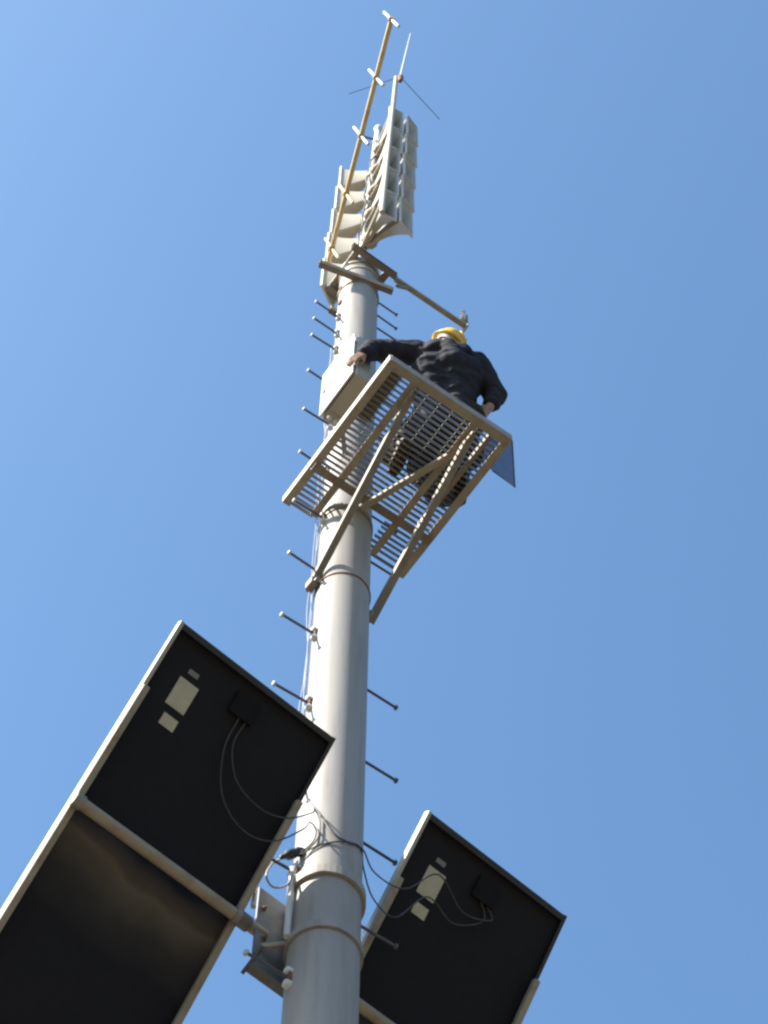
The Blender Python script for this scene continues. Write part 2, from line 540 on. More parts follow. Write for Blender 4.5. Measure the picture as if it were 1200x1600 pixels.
# braces down to the clamps on the pole; shade put into their darker tone
part('brace', MB().angle((-0.215, 0.04, -1.05), (-0.205, -1.02, 0.0), 0.045, 0.04, 0.006, side=1), M['beam'], plat)
part('brace', MB().angle((0.225, 0.04, -1.05), (0.275, -1.02, 0.0), 0.045, 0.04, 0.006, side=1), M['beam'], plat)
part('diagonal_strut', MB().angle((-0.03, -0.205, -0.10), (0.27, -0.86, 0.002), 0.035, 0.035, 0.006, side=1), M['cream'], plat)
cl = MB().arc_band(-1.05, PR + 0.001, 0.012, 0.006)
part('clamp_ring', cl, M['rust'], plat)
part('clamp_ring', MB().arc_band(-0.06, PR + 0.001, 0.05, 0.008), M['beam'], plat)
for s in (-1, 1):
    lug = MB().box((s * (PR + 0.035), 0.035, -1.05), (0.05, 0.075, 0.075))
    part('clamp_lug', lug, M['beam'], plat)
    part('clamp_bolt', MB().lathe((s * (PR + 0.03), 0.075, -1.035), (0, 1, 0), [(0, 0.016), (0.02, 0.016), (0.021, 0)], 6), M['galv'], plat)
    part('clamp_bolt', MB().lathe((s * (PR + 0.03), -0.003, -1.06), (0, -1, 0), [(0, 0.016), (0.03, 0.014), (0.031, 0)], 6), M['galv'], plat)
for ju, tilt_ in ((J1, 1), (J2, 1)):
    part('gusset_plate', MB().box((ju - 0.010, -0.97, -0.012), (0.008, 0.16, 0.09)), M['cream'], plat)
# loose deck plate along the sunny side
part('deck_plate', MB().box((-0.355, -0.86, 0.1015), (0.14, 0.42, 0.004)), M['cabinet'], plat)
for (bu, bv) in ((J1, -1.05), (J2, -1.05), (J1, -0.24), (J2, -0.24), (-0.40, -0.24), (0.49, -0.24), (-0.40, -1.08), (0.49, -1.08), (J2, -0.60), (J1, -0.60)):
    bt = MB().lathe((bu + 0.022, bv, -0.002 if bv > -1 else 0.0), (0, 0, -1), [(0, 0.013), (0.010, 0.013), (0.0105, 0)], 6)
    part('bolt_head', bt, M['galv'], plat)

# ------------------------------------------------------------------ control cabinet hung on the pole above the deck
BU0, BU1, BV0, BV1, BZ0, BZ1 = -0.445, -0.30, -0.70, -0.29, 15.0, 15.78
cab = thing('control_cabinet', 'white steel control cabinet hung beside the pole just above the platform', 'cabinet', (BU0 + BU1) / 2, (BV0 + BV1) / 2, BZ0)
bw, bd, bh = BU1 - BU0, BV1 - BV0, BZ1 - BZ0
part('case', MB().box((0.01, 0, bh / 2), (bw - 0.02, bd, bh)), M['cabinet'], cab)
dr = part('door', MB().box((-bw / 2 + 0.002, 0, bh / 2), (0.014, bd - 0.012, bh - 0.012)), M['white'], cab)
hd = MB().box((-bw / 2 - 0.012, 0.15, bh * 0.5), (0.014, 0.022, 0.10))
part('handle', hd, M['galv'], dr)
for hz in (0.15, bh - 0.15):
    part('hinge', MB().tube([(-bw / 2 + 0.002, -bd / 2 - 0.006, hz - 0.04), (-bw / 2 + 0.002, -bd / 2 - 0.006, hz + 0.04)], 0.007, 8), M['galv'], dr)
part('gland_plate', MB().box((0.012, bd / 2 - 0.05, -0.004), (bw - 0.05, 0.07, 0.010)), M['cabinet'], cab)
for k in range(2):
    part('cable_gland', MB().lathe((-0.02 + 0.05 * k, bd / 2 - 0.05, -0.009), (0, 0, -1), [(0, 0.016), (0.03, 0.016), (0.035, 0.009), (0.036, 0)], 10), M['white'], cab)
for hz in (0.15, bh - 0.15):
    part('mounting_arm', MB().bar((bw / 2 - 0.01, bd / 2 - 0.06, hz), (0.275, 0.40, hz), 0.03, 0.04), M['beam'], cab)

# ------------------------------------------------------------------ smoked sheet on the deck with a corner over the edge
sheet = thing('plastic_sheet', 'dark see-through plastic sheet with pointed corner sticking out past the platform', 'sheet', 0.56, -0.95, Z0 + 0.099)
c0 = (0.56, -0.95)
pts = [(0.777, -0.839), (0.56, -1.098), (0.44, -1.09), (0.42, -0.866), (0.583, -0.850)]
pz = 0.0035
n = len(pts)
vs = [(p[0] - c0[0], p[1] - c0[1], 0.0) for p in pts] + [(p[0] - c0[0], p[1] - c0[1], pz) for p in pts]
fs = [tuple(range(n))[::-1], tuple(range(n, 2 * n))] + [(i, (i + 1) % n, (i + 1) % n + n, i + n) for i in range(n)]
part('sheet', MB().add(vs, fs), M['smoke'], sheet)
rim = MB().tube([Vector((pts[a][0] - c0[0], pts[a][1] - c0[1], pz / 2)) for a in (4, 0, 1)], 0.0045, 8)
part('rim', rim, M['black'], sheet)

# ------------------------------------------------------------------ worker
DK = Z0 + 0.0965                # top of the grating
pb = (0.20, -0.70, DK)
person = thing('person', 'person in dark work jacket and yellow hard hat crouching on the platform', 'person', *pb)


def L3(u, v, z):
    return Vector((u - pb[0], v - pb[1], z))


def capsule(mb, p0, r0, p1, r1, seg=14):
    p0, p1 = Vector(p0), Vector(p1)
    A = p1 - p0
    L = A.length
    prof = []
    for k in range(0, 6):
        t = -math.pi / 2 + k * math.pi / 10 * 1.0
        prof.append((math.sin(t) * r0, max(1e-4, math.cos(t) * r0)))
    for k in range(0, 6):
        t = k * math.pi / 10
        prof.append((L + math.sin(t) * r1, max(1e-4, math.cos(t) * r1)))
    mb.lathe(p0, A if L > 1e-6 else (0, 0, 1), prof, seg)


def blob(name, bones, voxel, material, parent, fold=0.0, fold_scale=7.0, smooth=4, seed=0.0):
    mb = MB()
    for p0, r0, p1, r1 in bones:
        capsule(mb, p0, r0, p1, r1)
    me = mb.mesh(name + '_raw')
    o = bpy.data.objects.new(name + '_raw', me)
    COL.objects.link(o)
    md = o.modifiers.new('remesh', 'REMESH'); md.mode = 'VOXEL'; md.voxel_size = voxel
    ms = o.modifiers.new('smooth', 'SMOOTH'); ms.factor = 0.5; ms.iterations = smooth
    dg = bpy.context.evaluated_depsgraph_get()
    me2 = bpy.data.meshes.new_from_object(o.evaluated_get(dg))
    bpy.data.objects.remove(o); bpy.data.meshes.remove(me)
    me2.name = name
    if fold > 0:
        nor = [v.normal.copy() for v in me2.vertices]
        for v, nn in zip(me2.vertices, nor):
            p = v.co
            q = Vector((p.x * fold_scale, p.y * fold_scale, p.z * fold_scale * 1.9 + p.x * 3)) + Vector((seed, seed, seed))
            r = 1 - abs(noise.noise(q)) * 2.4
            r2 = noise.noise(q * 2.3)
            v.co = p + nn * fold * (r * 0.75 + r2 * 0.45)
    me2.polygons.foreach_set('use_smooth', [True] * len(me2.polygons))
    me2.update()
    me2.materials.clear()
    return link(name, me2, material, parent)


hipC = L3(0.285, -0.84, 0.54)
F = Vector((0.443, 0.896, 0)); LF = Vector((-0.896, 0.443, 0))
hipL, hipR = hipC + LF * 0.10, hipC - LF * 0.10
kneeL, kneeR = L3(0.08, -0.43, 0.48), L3(0.48, -0.45, 0.48)
ankL, ankR = L3(0.02, -0.63, 0.13), L3(0.44, -0.68, 0.13)
waist, chest = L3(0.25, -0.90, 0.72), L3(0.18, -0.97, 0.94)
neckB, neckT, head = L3(0.13, -0.995, 1.15), L3(0.13, -0.985, 1.20), L3(0.13, -0.995, 1.315)
shL, shR = L3(-0.045, -0.905, 1.13), L3(0.315, -1.075, 1.06)
elL, wrL = L3(-0.340, -0.765, 1.05), L3(-0.405, -0.765, 0.86)
elR, wrR = L3(0.510, -1.045, 0.86), L3(0.470, -1.000, 0.635)

body = []
body += [(hipC - LF * 0.07, 0.11, hipC + LF * 0.07, 0.11), (hipC, 0.12, waist, 0.11), (waist, 0.11, chest, 0.13),
         (chest + LF * 0.08, 0.10, neckB + LF * 0.05, 0.08), (chest - LF * 0.08, 0.10, neckB - LF * 0.05, 0.08),
         (chest, 0.12, neckB, 0.08), (neckB, 0.06, neckT, 0.055), (neckT, 0.055, head, 0.065)]
body += [(neckB, 0.07, shL, 0.06), (neckB, 0.07, shR, 0.06)]
for sh_, el, wr in ((shL, elL, wrL), (shR, elR, wrR)):
    body += [(sh_, 0.055, el, 0.043), (el, 0.042, wr, 0.030)]
for hp, kn, an in ((hipL, kneeL, ankL), (hipR, kneeR, ankR)):
    body += [(hp, 0.085, kn, 0.058), (kn, 0.058, an, 0.040), (an, 0.04, an + F * 0.10 - Vector((0, 0, 0.06)), 0.035)]
# head: skull, jaw, nose, ears (the face looks towards the cabinet and the pole)
FH = Vector((-0.35, 0.80, 0.80)).normalized()
SH = Vector((0, 0, 1)).cross(FH).normalized()
UH = FH.cross(SH)
body += [(head + UH * 0.02 - FH * 0.02, 0.083, head + UH * 0.03 + FH * 0.03, 0.075), (head - UH * 0.05 + FH * 0.05, 0.045, head + UH * 0.01 + FH * 0.055, 0.055),
         (head + FH * 0.10 - UH * 0.015, 0.013, head + FH * 0.09 + UH * 0.02, 0.010),
         (head + FH * 0.085 - UH * 0.048, 0.016, head + FH * 0.09 - UH * 0.045, 0.014)]
for s in (-1, 1):
    body.append((head + SH * s * 0.080 - UH * 0.01, 0.013, head + SH * s * 0.086 + UH * 0.03, 0.012))


def hand(wr, d, palm_n, curl, grip):
    """palm, four bent fingers of unequal length, thumb off the side of the palm"""
    d = d.normalized(); pn = (palm_n - d * palm_n.dot(d)).normalized(); sd = d.cross(pn)
    out = []
    for k in (-1, 0, 1):
        out.append((wr + sd * k * 0.016, 0.018, wr + d * 0.085 + sd * k * 0.024, 0.014))
    for k, ln in zip((-1.5, -0.5, 0.5, 1.5), (0.072, 0.082, 0.078, 0.060)):
        p = wr + d * 0.085 + sd * k * 0.021
        dd = d.copy()
        for j, fr in enumerate((0.45, 0.32, 0.25)):
            dd = (dd * math.cos(curl) + pn * math.sin(curl)).normalized()
            q = p + dd * ln * fr
            out.append((p, 0.0098 - j * 0.0007, q, 0.0092 - j * 0.0007))
            p = q
            pn2 = pn
    th = wr + d * 0.03 + sd * grip * 0.028
    t1 = th + (d * 0.6 + sd * grip * 0.7 + pn * 0.3).normalized() * 0.038
    t2 = t1 + (d * 0.8 + pn * 0.6).normalized() * 0.030
    out += [(th, 0.014, t1, 0.011), (t1, 0.011, t2, 0.009)]
    return out


body += hand(wrL, Vector((-0.45, 0.35, -0.55)), Vector((0.35, 0.75, 0.0)), 0.42, 1)
body += hand(wrR, Vector((-0.25, 0.37, -0.90)), Vector((-0.6, 0.6, 0)), 0.25, -1)
blob('body', body, 0.0065, M['skin'], person, smooth=3)

jk = [(hipC + Vector((0, 0, 0.04)) - LF * 0.03, 0.135, hipC + Vector((0, 0, 0.04)) + LF * 0.09, 0.135), (hipC + Vector((0, 0, 0.03)), 0.15, waist, 0.15),
      (waist - LF * 0.02, 0.135, waist + LF * 0.07, 0.135),
      (waist, 0.145, chest, 0.155), (waist + LF * 0.08, 0.125, chest + LF * 0.10, 0.135), (waist - LF * 0.03, 0.125, chest - LF * 0.10, 0.140),
      (chest + LF * 0.09, 0.135, neckB + LF * 0.08, 0.085), (chest - LF * 0.09, 0.135, neckB - LF * 0.08, 0.085), (chest, 0.145, neckB, 0.10),
      (neckB, 0.085, neckT - Vector((0, 0, 0.07)), 0.07), (neckB, 0.095, shL, 0.085), (neckB, 0.095, shR, 0.085),
      (chest + LF * 0.10, 0.11, shL, 0.085), (chest - LF * 0.10, 0.11, shR, 0.085),
      (shL, 0.088, elL, 0.072), (elL, 0.072, wrL + (elL - wrL) * 0.12, 0.052), (shR, 0.105, elR, 0.076), (elR, 0.078, wrR + (elR - wrR) * 0.42, 0.058)]
jk += [(chest - F * 0.05, 0.14, neckB - F * 0.06 - Vector((0, 0, 0.09)), 0.095), (neckB - F * 0.05 + LF * 0.09 - Vector((0, 0, 0.07)), 0.085, neckB - F * 0.05 - LF * 0.09 - Vector((0, 0, 0.07)), 0.085),
       (hipC - LF * 0.03 - Vector((0, 0, 0.03)), 0.13, hipC + LF * 0.15 - Vector((0, 0, 0.03)), 0.13),
       (hipC - Vector((0, 0, 0.05)), 0.16, hipC + F * 0.42 - Vector((0, 0, 0.14)), 0.17), (hipC + F * 0.2 - LF * 0.12 - Vector((0, 0, 0.12)), 0.12, hipC + F * 0.2 + LF * 0.12 - Vector((0, 0, 0.12)), 0.12), (hipC - Vector((0, 0, 0.12)), 0.11, hipC + LF * 0.12 - Vector((0, 0, 0.12)), 0.11)]
jk += [(waist + LF * 0.15, 0.13, chest + LF * 0.15 - Vector((0, 0, 0.02)), 0.125), (hipC + LF * 0.13, 0.14, waist + LF * 0.14, 0.13),
       (hipC + LF * 0.10 - Vector((0, 0, 0.10)), 0.14, hipC + F * 0.34 + LF * 0.13 - Vector((0, 0, 0.18)), 0.13)]
jko = blob('jacket', jk, 0.009, M['jacket'], person, fold=0.013, fold_scale=7.5, smooth=4, seed=3.1)
cuffs = []
for wr, el, bk in ((wrL, elL, 0.055), (wrR, elR, 0.105)):
    d = (wr - el).normalized()
    part('cuff', MB().lathe(wr - d * bk, d, [(0, 0.050), (0.006, 0.055), (0.045, 0.052), (0.050, 0.044), (0.051, 0.02)], 18), M['jacket'], jko)
tr_ = []
for hp, kn, an in ((hipL, kneeL, ankL), (hipR, kneeR, ankR)):
    tr_ += [(hp, 0.125, kn, 0.100), (kn, 0.100, an + Vector((0, 0, 0.03)), 0.080)]
tr_ += [(hipL, 0.115, hipR, 0.115), (hipC - F * 0.06, 0.11, hipC - F * 0.05 + Vector((0, 0, 0.08)), 0.12)]
blob('trousers', tr_, 0.010, M['trousers'], person, fold=0.010, fold_scale=8, smooth=4, seed=9.7)
for an in (ankL, ankR):
    d = (F + LF * (0.25 if an is ankL else -0.2)).normalized()
    bb = [(an + Vector((0, 0, 0.06)), 0.055, an - Vector((0, 0, 0.05)), 0.050), (an - d * 0.03 - Vector((0, 0, 0.075)), 0.045, an + d * 0.08 - Vector((0, 0, 0.075)), 0.046),
          (an + d * 0.08 - Vector((0, 0, 0.078)), 0.046, an + d * 0.155 - Vector((0, 0, 0.085)), 0.038)]
    bo = blob('boot', bb, 0.008, M['boot'], person, smooth=3)
    sd = Vector((0, 0, 1)).cross(d)
    out = [(-0.085, -0.03), (-0.05, -0.045), (0.04, -0.042), (0.12, -0.048), (0.18, -0.035), (0.205, 0), (0.18, 0.035), (0.12, 0.048), (0.04, 0.042), (-0.05, 0.045), (-0.085, 0.03)]
    base = Vector((an.x, an.y, 0.0))
    nn = len(out)
    vs = [base + d * a + sd * c + Vector((0, 0, 0.001)) for a, c in out] + [base + d * a + sd * c + Vector((0, 0, 0.026)) for a, c in out]
    fs = [tuple(range(nn))[::-1], tuple(range(nn, 2 * nn))] + [(i, (i + 1) % nn, (i + 1) % nn + nn, i + nn) for i in range(nn)]
    so = part('sole', MB().add(vs, fs), M['sole'], bo)
# hard hat: shell, brim, ridge, chin strap and rear ratchet
hb = head + UH * 0.045 - FH * 0.005
hatp = [(0.0, 0.122), (0.004, 0.128), (0.012, 0.120)] + [(0.012 + math.sin(k * math.pi / 16) * 0.105, max(0.001, math.cos(k * math.pi / 16) * 0.118)) for k in range(1, 9)]
hm = MB().lathe(hb, UH, hatp, 32)
hat = part('hard_hat', hm, M['hat'], person)
bv = MB()
rim_ = []
for k in range(17):
    a = -math.pi / 2 + math.pi * k / 16
    rim_.append((math.cos(a), math.sin(a)))
vs = []
for c, s in rim_:
    for ex, hz in ((0.112, 0.010), (0.118 + 0.042 * max(0, c), -0.002), (0.118 + 0.042 * max(0, c), 0.004), (0.112, 0.016)):
        vs.append(hb + FH * c * ex + SH * s * ex + UH * hz)
fs = []
for i in range(16):
    for k in range(4):
        a, d = i * 4 + k, i * 4 + (k + 1) % 4
        fs.append((a, d, d + 4, a + 4))
part('peak', bv.add(vs, fs, True), M['hat'], hat)
for off in (-0.03, 0.0, 0.03):
    rg = MB()
    pts = []
    for k in range(15):
        a = math.pi * (0.08 + 0.84 * k / 14)
        pts.append(hb + UH * (0.012 + math.sin(a) * 0.107 * (1 - abs(off) * 1.2)) + FH * math.cos(a) * 0.118 + SH * off)
    rg.tube(pts, 0.006, 8)
    part('ridge', rg, M['hat'], hat)
part('headband', MB().lathe(hb - UH * 0.035, UH, [(0, 0.098), (0.03, 0.102), (0.031, 0.05)], 28), M['white'], hat)
part('ratchet_knob', MB().lathe(hb - FH * 0.095 - UH * 0.02, -FH, [(0, 0.02), (0.018, 0.018), (0.02, 0)], 14), M['white'], hat)
st = MB().tube([hb + SH * 0.10, hb + SH * 0.088 - UH * 0.07 + FH * 0.02, hb - UH * 0.135 + FH * 0.055 + SH * 0.02,
                hb - UH * 0.135 + FH * 0.055 - SH * 0.02, hb - SH * 0.088 - UH * 0.07 + FH * 0.02, hb - SH * 0.10], 0.005, 6)
part('chin_strap', st, M['white'], hat)

# ------------------------------------------------------------------ solar panels on pipe arms
ZP, V_P, TILT = 9.755, 0.193, R(50.0)
PW = 0.985
e2 = Vector((0, math.cos(TILT), -math.sin(TILT)))       # down the slope, in the (u, v, z) frame
nr = Vector((0, math.sin(TILT), math.cos(TILT)))        # front normal
ex = Vector((1, 0, 0))
L1, L2 = 1.05, 1.05


def solar(label, ua, ub, side):
    t = thing('solar_panel', label, 'solar panel', (ua + ub) / 2, V_P, ZP, AP, 'solar panels on the pole')
    w = ub - ua
    off = 0.047
    fd = 0.040
    c0 = nr * off
    def P(a, s, h):
        return c0 + ex * a + e2 * s + nr * h
    ax = (ex, e2, nr)
    mid = (L2 - L1) / 2
    LL = L1 + L2
    part('back_sheet', MB().box(P(0, mid, fd - 0.010), (w - 0.016, LL - 0.016, 0.006), ax), M['back'], t)
    part('glass', MB().box(P(0, mid, fd - 0.0035), (w - 0.018, LL - 0.018, 0.005), ax), M['glass'], t)
    for s in (-1, 1):
        f = MB().angle(P(s * (w / 2 - 0.006), mid - LL / 2, 0), P(s * (w / 2 - 0.006), mid + LL / 2, 0), fd, 0.014, 0.006, up=nr, side=s)
        part('frame_rail', f, M['alu'] if s < 0 else M['black'], t)  # aluminium on both sides; the right one's shade is put in as black
        f = MB().angle(P(-(w / 2 - 0.012), mid + s * (LL / 2 - 0.006), 0.0015), P(w / 2 - 0.012, mid + s * (LL / 2 - 0.006), 0.0015), fd - 0.003, 0.026, 0.006, up=nr, side=-s)
        part('frame_rail', f, M['black'] if s < 0 else M['alu'], t)  # upper rail coloured black for its shade as well
        # mounting rail under each long side, reaching part of the way up
        r_ = MB().box(P(s * (w / 2 - 0.020), 0.12, -0.018), (0.034, 1.56, 0.034), ax)
        part('mounting_rail', r_, M['cream'], t)
    # pipe
    pend = (-0.20 if side < 0 else 0.20) - (ua + ub) / 2
    far = -side * -1 * w / 2
    pa = side * (w / 2 + 0.005)
    part('support_pipe', MB().tube([(pa, 0, 0), (pend, 0, 0)], 0.030, 20), M['cream'], t)
    for s in (-1, 1):
        part('pipe_clip', MB().arc_band(0, 0.031, 0.05, 0.006, seg=24), M['galv'], t, (s * (w / 2 - 0.02), 0, 0), (0, math.pi / 2, 0))
    # labels and junction box on the back sheet
    hb_ = fd - 0.0145
    def lab(a, s, sx, sy, m_):
        part('rating_label', MB().box(P(a, s, hb_), (sx, sy, 0.0015), ax), m_, t)
    lab(-w / 2 + 0.205, -L1 + 0.300, 0.112, 0.155, M['label'])
    lab(-w / 2 + 0.215, -L1 + 0.450, 0.085, 0.062, M['label'])
    lab(-w / 2 + 0.200, -L1 + 0.175, 0.058, 0.026, M['graylabel'])
    jb = part('junction_box', MB().box(P(0.01, -L1 + 0.16, hb_ - 0.010), (0.14, 0.12, 0.022), ax), M['jbox'], t)
    return t, P, hb_


def bez(p0, p1, p2, p3, n=24):
    p0, p1, p2, p3 = map(Vector, (p0, p1, p2, p3))
    out = []
    for k in range(n + 1):
        t = k / n
        out.append(p0 * (1 - t) ** 3 + p1 * 3 * t * (1 - t) ** 2 + p2 * 3 * t * t * (1 - t) + p3 * t ** 3)
    return out


tA, PA, hA = solar('large solar panel seen from below left of the pole, biggest in the picture', -1.333, -0.345, -1)
uA = (-1.333 - 0.345) / 2


def to_thing(pts, uo):
    """points given round the pole axis, turned into the frame of a panel"""
    return [Vector((p[0] - uo, p[1] - V_P, p[2] - ZP)) for p in pts]


def smooth(pts, n=6):
    """Catmull-Rom through the points"""
    pts = [Vector(p) for p in pts]
    out = []
    for i in range(len(pts) - 1):
        a, b_, c, d = pts[max(i - 1, 0)], pts[i], pts[i + 1], pts[min(i + 2, len(pts) - 1)]
        for k in range(n):
            t = k / n
            out.append(0.5 * ((2 * b_) + (c - a) * t + (2 * a - 5 * b_ + 4 * c - d) * t * t + (3 * b_ - a - 3 * c + d) * t ** 3))
    return out + [pts[-1]]


q1 = to_thing([(-0.27, -0.19, 10.30), (-0.190, -0.105, 10.52), (-0.150, -0.106, 10.44), (-0.154, -0.102, 10.30), (-0.176, -0.054, 10.23), (-0.20, -0.015, 10.20)], uA)
q2 = to_thing([(-0.28, -0.14, 10.20), (-0.195, -0.080, 10.42), (-0.160, -0.090, 10.38), (-0.166, -0.082, 10.28), (-0.195, -0.030, 10.215)], uA)
part('output_cable', MB().tube(smooth([PA(0.01, -L1 + 0.22, hA - 0.01), PA(0.02, -L1 + 0.40, hA - 0.02), PA(0.12, -L1 + 0.60, hA - 0.04), PA(0.28, -L1 + 0.69, hA - 0.07), PA(0.43, -L1 + 0.66, hA - 0.10)] + q2), 0.0042, 8), M['cable'], tA)
part('output_cable', MB().tube(smooth([PA(0.05, -L1 + 0.22, hA - 0.01), PA(0.05, -L1 + 0.36, hA - 0.02), PA(0.15, -L1 + 0.50, hA - 0.04), PA(0.31, -L1 + 0.55, hA - 0.07), PA(0.44, -L1 + 0.52, hA - 0.10)] + q1), 0.0042, 8), M['cable'], tA)

tB, PB, hB = solar('solar panel behind the pole at the lower right, smaller in view', 0.268, 1.228, 1)
uB = (0.268 + 1.228) / 2
q1 = to_thing([(0.30, -0.23, 10.17), (0.20, -0.12, 10.33), (0.087, -0.156, 10.385), (-0.018, -0.178, 10.31), (-0.100, -0.149, 10.345), (-0.154, -0.091, 10.545), (-0.174, -0.03, 10.70)], uB)
q2 = to_thing([(0.31, -0.15, 10.03), (0.22, -0.09, 10.16), (0.16, -0.082, 10.36), (0.060, -0.168, 10.36), (-0.06, -0.168, 10.29), (-0.15, -0.096, 10.24), (-0.19, -0.03, 10.20)], uB)
part('output_cable', MB().tube(smooth([PB(0.01, -L1 + 0.22, hB - 0.01), PB(0.06, -L1 + 0.30, hB - 0.02), PB(-0.10, -L1 + 0.42, hB - 0.05), PB(-0.30, -L1 + 0.40, hB - 0.08)] + q2), 0.0042, 8), M['cable'], tB)
part('output_cable', MB().tube(smooth([PB(0.05, -L1 + 0.22, hB - 0.01), PB(0.10, -L1 + 0.27, hB - 0.02), PB(-0.08, -L1 + 0.34, hB - 0.05), PB(-0.30, -L1 + 0.27, hB - 0.08)] + q1), 0.0042, 8), M['cable'], tB)

# bracket that clamps both pipe arms to the pole
br = thing('panel_bracket', 'grey steel bracket with two round bands clamping the panel arms to the pole', 'bracket', 0, 0, ZP, AP)
for dz in (0.275, -0.155):
    part('pole_band', MB().arc_band(dz, PR + 0.001, 0.065 if dz > 0 else 0.05, 0.020 if dz > 0 else 0.014), M['pole'], br)
part('back_plate', MB().channel((-0.275, 0.172, -0.29), (0.12, 0.172, -0.29), 0.60, 0.055, 0.010, side=1), M['bracket'], br)
part('pipe_socket', MB().tube([(-0.30, 0.193, 0), (-0.36, 0.193, 0)], 0.040, 20), M['bracket'], br)
part('clamp_strut', MB().bar((-0.245, 0.155, -0.16), (-0.145, 0.06, -0.14), 0.022, 0.03), M['cream'], br)
for u_, dz in ((-0.24, 0.16), (-0.225, -0.06)):
    part('bolt', MB().lathe((u_, 0.173, dz), (0, -1, 0), [(0, 0.014), (0.010, 0.014), (0.0105, 0.007), (0.022, 0.007), (0.023, 0)], 6), M['rust'], br)
part('stud', MB().tube([(-0.275, 0.10, -0.235), (-0.275, 0.24, -0.30)], 0.010, 8), M['bolt'], br)

# cable splice lump on the pole with looping leads, and the white conduit beside it
sp = thing('cable_splice', 'dark taped cable splice with looping leads at the left edge of the pole', 'cable splice', -0.20, 0.0, 10.20, AP)
lump = MB().lathe((0.035, -0.02, 0.075), (-0.62, 0.35, -0.62), [(0, 0.006), (0.010, 0.016), (0.04, 0.026), (0.06, 0.021), (0.075, 0.027), (0.11, 0.026), (0.125, 0.015), (0.15, 0.013), (0.16, 0.004)], 12)
part('tape_wrap', lump, M['black'], sp)
part('looping_lead', MB().tube(smooth([(-0.05, 0.04, -0.01), (-0.10, 0.06, -0.10), (-0.115, 0.07, -0.20), (-0.075, 0.06, -0.26), (-0.02, 0.03, -0.22), (0.0, 0.01, -0.12), (0.01, 0.0, -0.02)]), 0.0055, 8), M['palewire'], sp)
part('looping_lead', MB().tube(smooth([(-0.055, 0.045, -0.01), (-0.12, 0.09, -0.12), (-0.135, 0.12, -0.25), (-0.115, 0.15, -0.36)]), 0.0055, 8), M['palewire'], sp)
part('lead_tail', MB().lathe((-0.115, 0.15, -0.36), (0, 0, 1), [(0, 0.014), (0.16, 0.014), (0.18, 0.006), (0.181, 0)], 10), M['white'], sp)
cd = thing('conduit_pipe', 'short white conduit running down the left edge of the pole by the bracket', 'conduit', -0.192, 0.035, 9.60, AP)
part('tube', MB().tube([(0.0, 0.0, 0.0), (0.0, 0.0, 0.38), (-0.005, -0.01, 0.48)], 0.017, 12), M['white'], cd)
part('tube_cap', MB().lathe((-0.005, -0.01, 0.48), (0, 0, 1), [(0, 0.022), (0.05, 0.024), (0.07, 0.014), (0.071, 0)], 12), M['white'], cd)

# ------------------------------------------------------------------ head frame on top of the pole
hf = thing('head_frame', 'weathered steel channel frame carrying the speakers on the pole top', 'frame', 0, 0, 18.9)
for p0, p1, sd_ in (((-0.46, -0.090, 0.05), (0.20, -0.250, 0.05), 1), ((-0.23, -0.200, 0.56), (0.25, -0.190, 0.56), -1), ((-0.15, 0.195, 0.05), (0.20, 0.195, 0.05), 1), ((-0.20, 0.195, 0.56), (0.20, 0.195, 0.56), 1)):
    part('channel', MB().channel(p0, p1, 0.080, 0.050, 0.007, side=sd_), M['beam'], hf)
for u in (-0.15, 0.17):
    part('cross_channel', MB().bar((u, -0.22, 0.668), (u, 0.22, 0.668), 0.05, 0.05), M['cream'], hf)
for dz in (0.06, 0.60):
    part('clamp_ring', MB().arc_band(dz, PR + 0.001, 0.06, 0.010), M['cream'], hf)
for u in (-0.185, 0.19):
    part('clamp_bolt', MB().tube([(u, -0.22, 0.60), (u, 0.22, 0.60)], 0.008, 8), M['galv'], hf)
cone = MB().lathe((0, 0, 0.70), (0, 0, 1), [(0, 0.13), (0.02, 0.13), (0.10, 0.075), (0.16, 0.055), (0.161, 0.0)], 28)
part('spigot_cone', cone, M['white'], hf)
for k in range(4):
    a = k * math.pi / 2 + 0.5
    d = Vector((math.cos(a), math.sin(a), 0))
    rib = MB().box(d * 0.085 + Vector((0, 0, 0.775)), (0.07, 0.008, 0.10), (d, Vector((-d.y, d.x, 0)), Vector((0, 0, 1))))
    part('gusset', rib, M['white'], hf)

# side arm with a small white sensor at its end
arm = thing('side_arm', 'thin horizontal steel arm reaching right from the pole top with an end plate', 'arm', 0.26, -0.215, 19.42)
part('beam', MB().bar((-0.02, 0, 0), (0.74, 0, 0), 0.045, 0.045), M['cream'], arm)
part('end_plate', MB().box((0.745, 0, 0.06), (0.012, 0.085, 0.30)), M['cream'], arm)
part('stay', MB().bar((0.0, 0, -0.16), (0.12, 0, -0.025), 0.03, 0.03), M['beam'], arm)
sn = thing('camera_sensor', 'small white round sensor fixed to the end of the thin arm', 'sensor', 0.26 + 0.70, -0.235, 19.46)
part('housing', MB().lathe((0, -0.01, 0.0), (0, 0, 1), [(0, 0.020), (0.02, 0.028), (0.10, 0.028), (0.11, 0.020), (0.14, 0.020), (0.15, 0.030), (0.19, 0.030), (0.21, 0.018), (0.215, 0.0)], 20), M['white'], sn)
part('bracket', MB().bar((0, -0.01, 0.1), (0.045, 0.02, 0.1), 0.02, 0.03), M['galv'], sn)

